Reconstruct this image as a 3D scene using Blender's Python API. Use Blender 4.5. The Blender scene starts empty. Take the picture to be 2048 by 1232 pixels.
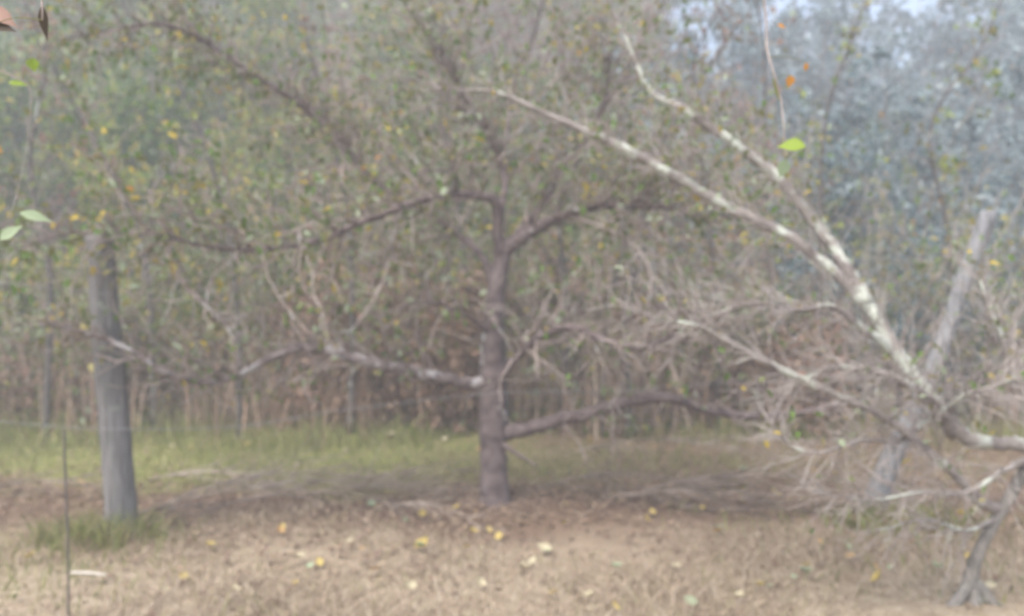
import bpy, math, random
import numpy as np
from mathutils import Vector

sc = bpy.context.scene
C = sc.collection
R = math.radians

# ------------------------------------------------------------------ camera, sky, sun, exposure
CAM_H = 1.35
FPX = 1704.0                                   # focal length in pixels of the 2048 px wide photograph
cam_d = bpy.data.cameras.new('camera')
cam = bpy.data.objects.new('camera', cam_d)
C.objects.link(cam)
cam.location = (0, 0, CAM_H)
cam.rotation_euler = (R(90), 0, 0)
cam_d.sensor_width = 36
cam_d.lens = 36 * FPX / 2048
cam_d.clip_start = 0.05
cam_d.clip_end = 2000
cam_d.dof.use_dof = True                       # the phone focused nearer than the tree
cam_d.dof.focus_distance = 1.1
cam_d.dof.aperture_fstop = 3.2
cam_d.dof.aperture_blades = 0
sc.camera = cam

SUN_EL, SUN_AZ = 60, -145                     # sun high behind thin cloud, behind the camera and to the left
w = bpy.data.worlds.new('World')
sc.world = w
w.use_nodes = True
nt = w.node_tree
sky = nt.nodes.new('ShaderNodeTexSky')
sky.sky_type = 'NISHITA'
sky.sun_disc = False
sky.sun_elevation = R(SUN_EL)
sky.sun_rotation = R(SUN_AZ)
sky.dust_density = 3.0
nt.links.new(sky.outputs[0], nt.nodes['Background'].inputs[0])
nt.nodes['Background'].inputs[1].default_value = 0.08

sun_d = bpy.data.lights.new('sun', 'SUN')
sun_d.energy = 1.5
sun_d.angle = R(60)
sun_d.color = (1.0, 0.95, 0.87)
sun = bpy.data.objects.new('sun', sun_d)
C.objects.link(sun)
_d = Vector((math.sin(R(SUN_AZ)) * math.cos(R(SUN_EL)), math.cos(R(SUN_AZ)) * math.cos(R(SUN_EL)), math.sin(R(SUN_EL))))
sun.rotation_euler = _d.to_track_quat('Z', 'Y').to_euler()
sun.location = (0, 0, 60)

sc.view_settings.view_transform = 'Standard'
sc.view_settings.look = 'None'
sc.view_settings.gamma = 1
sc.view_settings.exposure = 2.02
sc.cycles.use_denoising = True
sc.cycles.max_bounces = 6
sc.cycles.diffuse_bounces = 3
sc.cycles.transmission_bounces = 3
sc.cycles.volume_bounces = 4
sc.cycles.caustics_reflective = False
sc.cycles.caustics_refractive = False
sc.cycles.sample_clamp_indirect = 4

rng = np.random.default_rng(11)
random.seed(5)

# ------------------------------------------------------------------ helpers
def at(px, py, Y):
    """a point of the photograph (2048 x 1232) at depth Y metres"""
    return np.array([(px - 1024) / FPX * Y, Y, CAM_H - (py - 616) / FPX * Y])

def sstep(a, b, x):
    t = np.clip((x - a) / (b - a), 0, 1)
    return t * t * (3 - 2 * t)

def gz(x, y):
    """height of the ground: a level verge, then a wooded bank, lower towards the right, hills behind"""
    x = np.asarray(x, float); y = np.asarray(y, float)
    z = 0.03 * np.sin(1.3 * x + 0.4) * np.sin(1.1 * y) + 0.02 * np.sin(3.1 * x + 2.2 * y) - 0.012
    z = z * sstep(2.0, 4.5, y) + 0.0
    u = x / np.maximum(y, 5.0)
    s = 0.74 - 0.31 * sstep(-0.02, 0.36, u)
    d = np.maximum(y - 10.2 - 0.4 * np.sin(0.7 * x), 0)
    up = s * (d * d / (d + 2.5))
    up = 19.0 * np.tanh(up / 19.0)
    return z + up + 0.25 * np.sin(0.31 * x + 0.2 * y) * sstep(12, 20, y)

def mk(name, verts, faces, mats, parent=None, smooth=False, midx=None):
    """link ONE mesh object; faces is a list of index arrays (each of one face size)"""
    verts = np.asarray(verts, np.float32)
    faces = [np.asarray(f, np.int32) for f in faces if len(f)]
    me = bpy.data.meshes.new(name)
    me.vertices.add(len(verts))
    me.vertices.foreach_set('co', verts.ravel())
    loops = np.concatenate([f.ravel() for f in faces])
    sizes = np.concatenate([np.full(len(f), f.shape[1], np.int32) for f in faces])
    me.loops.add(len(loops))
    me.loops.foreach_set('vertex_index', loops)
    me.polygons.add(len(sizes))
    me.polygons.foreach_set('loop_start', np.concatenate([[0], np.cumsum(sizes)[:-1]]).astype(np.int32))
    me.polygons.foreach_set('loop_total', sizes)
    if not isinstance(mats, (list, tuple)):
        mats = [mats]
    for m in mats:
        me.materials.append(m)
    if midx is not None:
        me.polygons.foreach_set('material_index', np.asarray(midx, np.int32))
    if smooth:
        me.polygons.foreach_set('use_smooth', np.ones(len(sizes), bool))
    me.update(calc_edges=True)
    me.validate()
    o = bpy.data.objects.new(name, me)
    C.objects.link(o)
    if parent is not None:
        o.parent = parent
    return o

def tag(o, label=None, cat=None, group=None, kind=None):
    if label: o['label'] = label
    if cat: o['category'] = cat
    if group: o['group'] = group
    if kind: o['kind'] = kind
    return o

def empty(name, loc):
    o = bpy.data.objects.new(name, None)
    C.objects.link(o)
    o.location = loc
    o.empty_display_size = 0.2
    return o

def local(o, loc):
    """parts are modelled in world space: shift them under an Empty standing at loc"""
    o.location = (-loc[0], -loc[1], -loc[2])
    return o

def copy_tree(o, parent=None):
    c = o.copy()
    C.objects.link(c)
    c.parent = parent
    for ch in o.children:
        copy_tree(ch, c)
    return c

def smooth_path(pts, rad, per=5):
    """Catmull-Rom through the points"""
    P = np.asarray(pts, float); r = np.asarray(rad, float)
    if len(P) < 3:
        t = np.linspace(0, 1, per + 1)[:, None]
        return P[0] * (1 - t) + P[-1] * t, r[0] + (r[-1] - r[0]) * t[:, 0]
    E = np.vstack([2 * P[0] - P[1], P, 2 * P[-1] - P[-2]])
    out, ro = [], []
    for i in range(len(P) - 1):
        p0, p1, p2, p3 = E[i:i + 4]
        for k in range(per):
            t = k / per
            out.append(0.5 * (2 * p1 + (p2 - p0) * t + (2 * p0 - 5 * p1 + 4 * p2 - p3) * t * t + (3 * p1 - p0 - 3 * p2 + p3) * t ** 3))
            ro.append(r[i] + (r[i + 1] - r[i]) * t)
    out.append(P[-1]); ro.append(r[-1])
    return np.array(out), np.array(ro)

class Tubes:
    """collects tapered tubes that make up one part"""
    def __init__(self):
        self.v, self.q, self.n = [], [], 0
    def add(self, P, r, sides=6, rough=0.0, g=None):
        P = np.asarray(P, float); r = np.asarray(r, float)
        T = np.gradient(P, axis=0)
        T /= np.linalg.norm(T, axis=1)[:, None] + 1e-9
        a = np.array([0.31, 0.27, 0.91]) if abs(T[0][2]) < 0.8 else np.array([0.95, 0.2, 0.1])
        N = np.cross(T, a); N /= np.linalg.norm(N, axis=1)[:, None] + 1e-9
        B = np.cross(T, N)
        th = np.linspace(0, 2 * np.pi, sides, endpoint=False)
        rr = r[:, None] * np.ones((1, sides))
        if rough:
            gg = g or rng
            rr = rr * (1 + rough * gg.normal(size=rr.shape)) * (1 + rough * 0.8 * gg.normal(size=(len(r), 1)))
        V = P[:, None, :] + rr[..., None] * (np.cos(th)[None, :, None] * N[:, None, :] + np.sin(th)[None, :, None] * B[:, None, :])
        m = len(P)
        V = V.reshape(-1, 3)
        V = np.vstack([V, P[-1:] + T[-1:] * r[-1] * 0.7, P[:1] - T[:1] * r[0] * 0.3])
        i = np.arange(m - 1)[:, None] * sides; j = np.arange(sides)[None, :]; j2 = (j + 1) % sides
        q = np.stack([i + j, i + j2, i + sides + j2, i + sides + j], -1).reshape(-1, 4)
        j = np.arange(sides); j2 = (j + 1) % sides
        top = np.stack([(m - 1) * sides + j, (m - 1) * sides + j2, np.full(sides, m * sides)], -1)
        bot = np.stack([j2, j, np.full(sides, m * sides + 1)], -1)
        self.v.append(V)
        self.q.append((q + self.n, np.vstack([top, bot]) + self.n))
        self.n += len(V)
    def build(self, name, mat, parent=None):
        return mk(name, np.vstack(self.v), [np.vstack([a for a, _ in self.q]), np.vstack([b for _, b in self.q])], mat, parent, smooth=True)

def unit(v):
    v = np.asarray(v, float)
    return v / (np.linalg.norm(v, axis=-1, keepdims=True) + 1e-9)

def leaf_arrays(P, D, N, L, W, fold=0.25, droop=0.15):
    """pointed leaves folded along the midrib: base P, direction D, rough normal N"""
    D = unit(D); S = unit(np.cross(D, N)); U = np.cross(S, D)
    L = np.asarray(L)[:, None]; W = np.asarray(W)[:, None]
    b = P; t = P + D * L - U * droop * L
    m1 = P + D * L * 0.30; m2 = P + D * L * 0.68 - U * droop * L * 0.4
    l1 = m1 + S * W * 0.5 + U * W * fold; r1 = m1 - S * W * 0.5 + U * W * fold
    l2 = m2 + S * W * 0.38 + U * W * fold * 0.8; r2 = m2 - S * W * 0.38 + U * W * fold * 0.8
    V = np.stack([b, l1, l2, t, r2, r1], 1)
    n = len(P)
    o = (np.arange(n) * 6)[:, None]
    q = np.concatenate([o + np.array([[0, 3, 2, 1]]), o + np.array([[0, 5, 4, 3]])])
    return V.reshape(-1, 3), q

def blades(P, H, lean, width, g):
    """bent grass blades: a quad and a tip each"""
    n = len(P)
    a = g.uniform(0, 2 * np.pi, n)
    side = np.stack([np.cos(a), np.sin(a), np.zeros(n)], 1) * np.asarray(width)[:, None] * 0.5
    b = g.uniform(0, 2 * np.pi, n)
    ln = np.stack([np.cos(b), np.sin(b), np.zeros(n)], 1) * (np.asarray(lean) * H)[:, None]
    up = np.array([0, 0, 1.0])
    m = P + up * (H * 0.55)[:, None] + ln * 0.35
    t = P + up * (H * 0.92)[:, None] + ln
    V = np.stack([P - side, P + side, m + side * 0.75, m - side * 0.75, t], 1).reshape(-1, 3)
    o = (np.arange(n) * 5)[:, None]
    return V, [o + np.array([[0, 1, 2, 3]]), o + np.array([[3, 2, 4]])]

# ------------------------------------------------------------------ materials
def new_mat(name):
    m = bpy.data.materials.new(name)
    m.use_nodes = True
    return m, m.node_tree.nodes, m.node_tree.links, m.node_tree.nodes['Principled BSDF']

def ramp(nodes, stops, interp='LINEAR'):
    r = nodes.new('ShaderNodeValToRGB')
    r.color_ramp.interpolation = interp
    e = r.color_ramp.elements
    e[0].position, e[0].color = stops[0][0], (*stops[0][1], 1)
    e[1].position, e[1].color = stops[-1][0], (*stops[-1][1], 1)
    for p, c in stops[1:-1]:
        k = e.new(p); k.color = (*c, 1)
    return r

def leaf_mat(name, stops, trans=0.42, interp='CONSTANT'):
    """each leaf takes a colour of its own from the ramp; thin, so light comes through it"""
    m, n, l, b = new_mat(name)
    geo = n.new('ShaderNodeNewGeometry')
    r = ramp(n, stops, interp)
    l.new(geo.outputs['Random Per Island'], r.inputs[0])
    nz = n.new('ShaderNodeTexNoise'); nz.inputs['Scale'].default_value = 30
    hs = n.new('ShaderNodeHueSaturation')
    mr = n.new('ShaderNodeMapRange'); mr.inputs[3].default_value = 0.75; mr.inputs[4].default_value = 1.3
    l.new(nz.outputs[0], mr.inputs[0]); l.new(mr.outputs[0], hs.inputs['Value']); l.new(r.outputs[0], hs.inputs['Color'])
    l.new(hs.outputs[0], b.inputs['Base Color'])
    b.inputs['Roughness'].default_value = 0.55
    b.inputs['Specular IOR Level'].default_value = 0.35
    tr = n.new('ShaderNodeBsdfTranslucent')
    l.new(hs.outputs[0], tr.inputs[0])
    mx = n.new('ShaderNodeMixShader'); mx.inputs[0].default_value = trans
    l.new(b.outputs[0], mx.inputs[1]); l.new(tr.outputs[0], mx.inputs[2])
    l.new(mx.outputs[0], n['Material Output'].inputs[0])
    return m

def bark_mat(name, dark, mid, lichen=None, amount=0.5, scale=14, grain=1.0):
    m, n, l, b = new_mat(name)
    tc = n.new('ShaderNodeTexCoord')
    nz = n.new('ShaderNodeTexNoise'); nz.inputs['Scale'].default_value = scale; nz.inputs['Detail'].default_value = 6
    mp = n.new('ShaderNodeMapping'); mp.inputs['Scale'].default_value = (1, 1, grain); l.new(tc.outputs['Object'], mp.inputs['Vector'])
    l.new(mp.outputs[0], nz.inputs['Vector'])
    r = ramp(n, [(0.35, dark), (0.65, mid)])
    l.new(nz.outputs[0], r.inputs[0])
    col = r.outputs[0]
    if lichen:
        n2 = n.new('ShaderNodeTexNoise'); n2.inputs['Scale'].default_value = 6.5; n2.inputs['Detail'].default_value = 5
        l.new(tc.outputs['Object'], n2.inputs['Vector'])
        r2 = ramp(n, [(amount, (0, 0, 0)), (amount + 0.07, (1, 1, 1))])
        l.new(n2.outputs[0], r2.inputs[0])
        mx = n.new('ShaderNodeMix'); mx.data_type = 'RGBA'
        l.new(r2.outputs[0], mx.inputs[0]); l.new(col, mx.inputs[6]); mx.inputs[7].default_value = (*lichen, 1)
        col = mx.outputs[2]
    l.new(col, b.inputs['Base Color'])
    b.inputs['Roughness'].default_value = 0.9
    bp = n.new('ShaderNodeBump'); bp.inputs['Strength'].default_value = 0.6; bp.inputs['Distance'].default_value = 0.01
    n3 = n.new('ShaderNodeTexNoise'); n3.inputs['Scale'].default_value = 55; n3.inputs['Detail'].default_value = 4
    l.new(tc.outputs['Object'], n3.inputs['Vector']); l.new(n3.outputs[0], bp.inputs['Height'])
    l.new(bp.outputs[0], b.inputs['Normal'])
    return m

M = {}
M['bark_center'] = bark_mat('plum grey bark', (0.085, 0.062, 0.062), (0.175, 0.135, 0.13), (0.38, 0.37, 0.36), 0.66)
M['bark_lichen'] = bark_mat('bark with pale lichen', (0.15, 0.125, 0.115), (0.30, 0.265, 0.24), (0.44, 0.46, 0.40), 0.50, 9)
M['bark_dim'] = bark_mat('dim mossy bark', (0.13, 0.12, 0.105), (0.25, 0.225, 0.20), (0.36, 0.38, 0.32), 0.60, 9)
M['bark_limb'] = bark_mat('plum grey bark with pale crust', (0.10, 0.075, 0.072), (0.22, 0.175, 0.165), (0.38, 0.355, 0.35), 0.48)
M['bark_wood'] = bark_mat('wood bark', (0.045, 0.04, 0.038), (0.13, 0.11, 0.10), (0.3, 0.31, 0.27), 0.62)
M['twig_pale'] = bark_mat('bare grey twig', (0.24, 0.20, 0.18), (0.44, 0.39, 0.36), (0.46, 0.47, 0.41), 0.62, 6)
M['twig_brown'] = bark_mat('brown twig', (0.17, 0.13, 0.115), (0.38, 0.315, 0.28), (0.36, 0.35, 0.32), 0.6, 6)
M['twig_dead'] = bark_mat('dead fallen twig', (0.16, 0.125, 0.10), (0.42, 0.35, 0.29), None, 0.6, 5)
M['brush'] = bark_mat('dry brown brushwood', (0.13, 0.10, 0.08), (0.30, 0.235, 0.19), None, 0.6, 5)
M['post_wood'] = bark_mat('weathered grey post', (0.10, 0.095, 0.092), (0.21, 0.20, 0.195), (0.22, 0.24, 0.2), 0.64, 45, 0.06)
M['post_pale'] = bark_mat('bleached grey post', (0.12, 0.12, 0.125), (0.26, 0.26, 0.27), (0.24, 0.27, 0.22), 0.62, 45, 0.06)
M['rust'] = bark_mat('dark iron rod', (0.075, 0.07, 0.065), (0.14, 0.12, 0.10), None, 0.6, 20)
M['wire'] = bark_mat('grey wire', (0.25, 0.25, 0.25), (0.4, 0.4, 0.4), None, 0.6, 20)
M['wire'].node_tree.nodes['Principled BSDF'].inputs['Metallic'].default_value = 0.6
M['rock'] = bark_mat('tan rock', (0.26, 0.21, 0.16), (0.42, 0.36, 0.28), (0.33, 0.33, 0.28), 0.6, 3)

GREEN = (0.07, 0.135, 0.028); GREEN2 = (0.125, 0.205, 0.04); LIME = (0.30, 0.36, 0.055)
BLUEG = (0.08, 0.12, 0.115); PALEG = (0.34, 0.40, 0.26); OLIVE = (0.17, 0.17, 0.05)
YEL = (0.50, 0.38, 0.06); ORA = (0.52, 0.26, 0.05); TAN = (0.36, 0.26, 0.15); BRN = (0.19, 0.115, 0.075); MAUVE = (0.31, 0.18, 0.135)
M['leaf_green'] = leaf_mat('green shrub leaf', [(0, GREEN), (0.33, GREEN2), (0.62, OLIVE), (0.76, LIME), (0.90, PALEG), (0.965, YEL), (0.993, ORA)])
M['leaf_dark'] = leaf_mat('dark evergreen leaf', [(0, (0.03, 0.05, 0.03)), (0.4, GREEN), (0.75, BLUEG), (0.92, PALEG), (0.98, YEL)])
M['leaf_yellow'] = leaf_mat('yellowing shrub leaf', [(0, GREEN2), (0.25, OLIVE), (0.5, LIME), (0.74, (0.34, 0.32, 0.08)), (0.88, YEL), (0.985, ORA)])
M['leaf_blue_haze'] = leaf_mat('haze tinted blue green leaf', [(0, (0.13, 0.20, 0.21)), (0.3, (0.08, 0.13, 0.135)), (0.55, (0.23, 0.31, 0.32)), (0.78, (0.42, 0.50, 0.51)), (0.99, ORA)])  # bluer and paler than plain leaves: the pale blue haze glow painted in
M['leaf_mauve'] = leaf_mat('dull autumn leaf', [(0, MAUVE), (0.35, (0.22, 0.13, 0.09)), (0.55, (0.30, 0.21, 0.15)), (0.72, OLIVE), (0.82, PALEG), (0.92, LIME), (0.985, ORA)])
M['leaf_tree'] = leaf_mat('fruit tree leaf', [(0, GREEN2), (0.3, (0.16, 0.19, 0.06)), (0.52, PALEG), (0.66, OLIVE), (0.84, (0.36, 0.31, 0.10)), (0.94, YEL), (0.99, ORA)])
M['leaf_bracken'] = leaf_mat('dead bracken', [(0, BRN), (0.35, (0.25, 0.155, 0.105)), (0.65, (0.31, 0.21, 0.14)), (0.85, MAUVE), (0.95, OLIVE)], 0.2)
M['leaf_lime'] = leaf_mat('bright green leaf', [(0, (0.30, 0.42, 0.05)), (1, (0.32, 0.42, 0.07))], 0.5)
M['leaf_pale'] = leaf_mat('pale green leaf', [(0, (0.36, 0.45, 0.27)), (1, (0.38, 0.45, 0.3))], 0.45)
M['leaf_orange'] = leaf_mat('orange leaf', [(0, (0.62, 0.28, 0.05)), (1, (0.62, 0.3, 0.06))], 0.4)
M['leaf_olive'] = leaf_mat('olive leaf', [(0, (0.24, 0.25, 0.08)), (1, (0.25, 0.27, 0.1))], 0.4)
M['leaf_brown'] = leaf_mat('dark brown leaf', [(0, (0.07, 0.05, 0.03)), (1, (0.09, 0.06, 0.03))], 0.2)
M['leaf_rosy'] = leaf_mat('curled rosy tan leaf', [(0, (0.42, 0.26, 0.2)), (1, (0.42, 0.28, 0.2))], 0.2)
M['fall_yellow'] = leaf_mat('fallen yellow leaf', [(0, (0.44, 0.34, 0.11)), (1, (0.46, 0.35, 0.12))], 0.2)
M['fall_cream'] = leaf_mat('fallen cream leaf', [(0, (0.47, 0.42, 0.28)), (1, (0.46, 0.41, 0.28))], 0.2)
M['fall_green'] = leaf_mat('fallen pale green leaf', [(0, (0.31, 0.37, 0.24)), (1, (0.32, 0.37, 0.25))], 0.2)
M['fall_orange'] = leaf_mat('fallen orange leaf', [(0, (0.44, 0.28, 0.12)), (1, (0.44, 0.28, 0.13))], 0.2)
M['dry_grass'] = leaf_mat('dry grass blade', [(0, (0.29, 0.22, 0.155)), (0.25, (0.43, 0.345, 0.255)), (0.5, (0.37, 0.295, 0.215)), (0.68, (0.23, 0.16, 0.12)), (0.84, (0.25, 0.24, 0.12)), (0.93, (0.48, 0.41, 0.32))], 0.25)
M['green_grass'] = leaf_mat('green grass blade', [(0, (0.17, 0.20, 0.06)), (0.3, (0.24, 0.26, 0.075)), (0.55, (0.14, 0.16, 0.05)), (0.72, (0.32, 0.27, 0.14)), (0.9, (0.24, 0.17, 0.11))], 0.3)
M['litter'] = leaf_mat('leaf litter', [(0, (0.16, 0.10, 0.07)), (0.3, (0.21, 0.14, 0.095)), (0.55, (0.26, 0.18, 0.12)), (0.75, (0.17, 0.115, 0.085)), (0.9, (0.33, 0.25, 0.165))], 0.1)
M['stalk'] = leaf_mat('dry stalk', [(0, (0.33, 0.22, 0.155)), (0.35, (0.41, 0.29, 0.21)), (0.6, (0.24, 0.155, 0.11)), (0.9, (0.48, 0.37, 0.28))], 0.1)

def ground_mat():
    m, n, l, b = new_mat('verge and woodland floor')
    tc = n.new('ShaderNodeTexCoord')
    nz = n.new('ShaderNodeTexNoise'); nz.inputs['Scale'].default_value = 9; nz.inputs['Detail'].default_value = 8
    l.new(tc.outputs['Object'], nz.inputs['Vector'])
    tan = ramp(n, [(0.3, (0.25, 0.195, 0.135)), (0.5, (0.325, 0.262, 0.188)), (0.72, (0.39, 0.325, 0.24))])
    brown = ramp(n, [(0.3, (0.095, 0.06, 0.042)), (0.5, (0.15, 0.10, 0.07)), (0.7, (0.21, 0.148, 0.105))])
    green = ramp(n, [(0.3, (0.13, 0.135, 0.045)), (0.55, (0.21, 0.215, 0.075)), (0.75, (0.29, 0.25, 0.12))])
    for r in (tan, brown, green): l.new(nz.outputs[0], r.inputs[0])
    sep = n.new('ShaderNodeSeparateXYZ'); l.new(tc.outputs['Object'], sep.inputs[0])
    big = n.new('ShaderNodeTexNoise'); big.inputs['Scale'].default_value = 0.9; big.inputs['Detail'].default_value = 4
    l.new(tc.outputs['Object'], big.inputs['Vector'])
    off = n.new('ShaderNodeMath'); off.operation = 'MULTIPLY_ADD'; off.inputs[1].default_value = 2.4; off.inputs[2].default_value = -1.2
    l.new(big.outputs[0], off.inputs[0])
    fine = n.new('ShaderNodeMath'); fine.operation = 'MULTIPLY_ADD'; fine.inputs[1].default_value = 1.6; fine.inputs[2].default_value = -0.8
    l.new(nz.outputs[0], fine.inputs[0])
    y0_ = n.new('ShaderNodeMath'); y0_.operation = 'ADD'; l.new(sep.outputs[1], y0_.inputs[0]); l.new(fine.outputs[0], y0_.inputs[1])
    yy = n.new('ShaderNodeMath'); yy.operation = 'ADD'; l.new(y0_.outputs[0], yy.inputs[0]); l.new(off.outputs[0], yy.inputs[1])
    def band(a, c):
        k = n.new('ShaderNodeMapRange'); k.inputs[1].default_value = a; k.inputs[2].default_value = c; k.interpolation_type = 'SMOOTHSTEP'
        l.new(yy.outputs[0], k.inputs[0]); return k.outputs[0]
    def mixc(f, a, c):
        k = n.new('ShaderNodeMix'); k.data_type = 'RGBA'
        l.new(f, k.inputs[0]); l.new(a, k.inputs[6]); l.new(c, k.inputs[7]); return k.outputs[2]
    c = mixc(band(4.3, 5.7), tan.outputs[0], brown.outputs[0])
    xr = n.new('ShaderNodeMapRange'); xr.inputs[1].default_value = -0.9; xr.inputs[2].default_value = 1.0; xr.inputs[3].default_value = 1; xr.inputs[4].default_value = 0.08
    xx = n.new('ShaderNodeMath'); xx.operation = 'ADD'; l.new(sep.outputs[0], xx.inputs[0]); l.new(off.outputs[0], xx.inputs[1]); l.new(xx.outputs[0], xr.inputs[0])
    mu = n.new('ShaderNodeMath'); mu.operation = 'MULTIPLY'; l.new(band(5.9, 7.2), mu.inputs[0]); l.new(xr.outputs[0], mu.inputs[1])
    c = mixc(mu.outputs[0], c, green.outputs[0])
    c = mixc(band(9.3, 11.2), c, brown.outputs[0])
    l.new(c, b.inputs['Base Color'])
    b.inputs['Roughness'].default_value = 1.0
    b.inputs['Specular IOR Level'].default_value = 0.1
    bp = n.new('ShaderNodeBump'); bp.inputs['Strength'].default_value = 0.8; bp.inputs['Distance'].default_value = 0.03
    n3 = n.new('ShaderNodeTexNoise'); n3.inputs['Scale'].default_value = 40; n3.inputs['Detail'].default_value = 5
    l.new(tc.outputs['Object'], n3.inputs['Vector']); l.new(n3.outputs[0], bp.inputs['Height']); l.new(bp.outputs[0], b.inputs['Normal'])
    return m
M['ground'] = ground_mat()

# ------------------------------------------------------------------ ground: one sheet from behind the camera up over the hills
gy = np.concatenate([np.linspace(-8, 3, 12), np.linspace(3.15, 14, 74), np.geomspace(14.4, 66, 44)])
gx = np.concatenate([-np.geomspace(7.2, 46, 30)[::-1], np.linspace(-7, 7, 95), np.geomspace(7.2, 46, 30)])
XX, YY = np.meshgrid(gx, gy)
ZZ = gz(XX, YY)
V = np.stack([XX, YY, ZZ], -1).reshape(-1, 3)
nx_ = len(gx)
ii = (np.arange(len(gy) - 1)[:, None] * nx_ + np.arange(nx_ - 1)[None, :]).ravel()
tag(mk('ground', V, [np.stack([ii, ii + 1, ii + nx_ + 1, ii + nx_], -1)], M['ground'], smooth=True), kind='structure')

# ------------------------------------------------------------------ growing twigs and leaves
def wander(p, d, length, n, g, bend=0.25, grav=0.0):
    pts = [np.array(p, float)]; d = unit(d)
    for k in range(n):
        d = unit(d + g.normal(size=3) * bend + np.array([0, 0, grav]))
        pts.append(pts[-1] + d * length / n)
    return np.array(pts)

def grow(tb, path, rad, g, n, length, t0=0.15, up=0.3, grav=0.0, r0=0.006, sub=2, sides=4, bend=0.25, spread=0.6):
    """twigs along a limb, each with side twigs; returns points where leaves can sit"""
    spots = []
    seg = np.linalg.norm(np.diff(path, axis=0), axis=1)
    cum = np.concatenate([[0], np.cumsum(seg)])
    for k in range(n):
        s = g.uniform(t0, 1.0) * cum[-1]
        i = min(np.searchsorted(cum, s) - 1, len(path) - 2); i = max(i, 0)
        f = (s - cum[i]) / (seg[i] + 1e-9)
        p = path[i] * (1 - f) + path[i + 1] * f
        T = unit(path[i + 1] - path[i])
        d = unit(g.normal(size=3)); d = unit(d - T * d.dot(T) + T * spread + np.array([0, 0, up]))
        ln = length * g.uniform(0.45, 1.15) * (1.15 - 0.5 * s / cum[-1])
        rr = min(r0, rad[i] * 0.7) * g.uniform(0.6, 1.1)
        q = wander(p, d, ln, 6, g, bend, grav)
        tb.add(q, np.linspace(rr, rr * 0.3, len(q)), sides)
        spots += [(q[j], unit(q[j] - q[j - 1])) for j in range(2, len(q))]
        for m in range(g.integers(0, sub + 1)):
            j = g.integers(1, len(q) - 1)
            d2 = unit(unit(q[j + 1] - q[j]) + g.normal(size=3) * 0.7)
            q2 = wander(q[j], d2, ln * g.uniform(0.3, 0.6), 4, g, bend, grav)
            tb.add(q2, np.linspace(rr * 0.6, rr * 0.25, len(q2)), 3)
            spots += [(q2[j2], unit(q2[j2] - q2[j2 - 1])) for j2 in range(1, len(q2))]
    return spots

def leaves_on(spots, g, n, size, scatter=0.018, ratio=0.55):
    idx = g.integers(0, len(spots), n)
    P = np.array([spots[i][0] for i in idx]) + g.normal(size=(n, 3)) * scatter
    D = np.array([spots[i][1] for i in idx]) * 0.5 + g.normal(size=(n, 3)) * 0.8 + np.array([0, 0, -0.35])
    N = g.normal(size=(n, 3)) * 0.6 + np.array([0, 0, 1.0])
    L = size * g.uniform(0.6, 1.25, n)
    return leaf_arrays(P, D, N, L, L * ratio * g.uniform(0.8, 1.2, n))

# ------------------------------------------------------------------ a tree traced limb by limb, each limb a part with its own twigs and foliage
def traced(pts):
    """(px, py, depth, width in px) -> points and radii in metres"""
    P = np.array([at(a, b, Y) for a, b, Y, _ in pts])
    r = np.array([wd * Y / FPX * 0.5 for _, _, Y, wd in pts])
    return P, r

def limb(root, loc, pts, bark, twigmat, leafmat, g, ntw, ln, nlf, size, up=0.3, grav=0.0, r0=0.009, sub=3, name='limb', t0=0.15, label=None, sides=9, spread=0.6, bend=0.25):
    ntw, nlf = int(ntw * 2.5), int(nlf * 2.4)
    P, r = traced(pts)
    P, r = smooth_path(P, r, 6)
    P = P + g.normal(size=P.shape) * (r[:, None] * 0.10)
    tb = Tubes(); tb.add(P, r, sides, 0.05, g)
    lo = local(tb.build(name, bark, root), loc)
    if label: lo['label'] = label
    spots = []
    if ntw:
        tw = Tubes()
        spots = grow(tw, P, r, g, ntw, ln, t0, up, grav, r0, sub, bend=bend, spread=spread)
        tw.build('twig', twigmat, lo)
    if nlf:
        V, q = leaves_on(spots, g, nlf, size)
        mk('foliage', V, [q], leafmat, lo)
    return lo

# --- the plum-grey tree in the middle
g = np.random.default_rng(21)
tp = at(985, 1008, 5.95); tp[2] = gz(tp[0], tp[1])
tree = tag(empty('fruit_tree', tp), 'plum grey fruit tree in the centre with low crooked limbs on both sides', 'tree')
tr, rr = traced([(992, 1030, 5.95, 78), (990, 1000, 5.95, 62), (987, 930, 5.95, 54), (985, 850, 5.95, 54), (986, 770, 5.95, 54), (984, 690, 5.95, 46), (990, 600, 5.97, 38), (1000, 540, 6.0, 34), (1010, 495, 6.0, 32)])
tr, rr = smooth_path(tr, rr, 6)
tb = Tubes(); tb.add(tr, rr, 14, 0.035, g)
local(tb.build('trunk', M['bark_center'], tree), tp)
LT = dict(bark=M['bark_center'], twigmat=M['twig_brown'], leafmat=M['leaf_tree'], g=g)
limb(tree, tp, [(992, 772, 5.95, 34), (950, 768, 5.9, 27), (900, 760, 5.85, 25), (800, 740, 5.7, 25), (700, 715, 5.6, 23), (620, 695, 5.5, 20), (545, 715, 5.45, 15), (470, 753, 5.4, 13), (400, 765, 5.25, 12), (330, 745, 5.1, 11), (260, 700, 5.0, 9), (170, 665, 4.95, 7), (75, 648, 4.9, 5)],
     ntw=40, ln=0.5, nlf=130, size=0.05, up=0.5, **dict(LT, bark=M['bark_limb']))
limb(tree, tp, [(1000, 868, 5.95, 34), (1050, 858, 5.9, 28), (1100, 845, 5.85, 26), (1200, 820, 5.75, 25), (1290, 796, 5.7, 24), (1350, 798, 5.65, 21), (1420, 822, 5.6, 18), (1520, 832, 5.6, 15), (1600, 826, 5.6, 12), (1690, 806, 5.6, 8)],
     ntw=18, ln=0.45, nlf=30, size=0.05, up=0.2, **LT)
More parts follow.
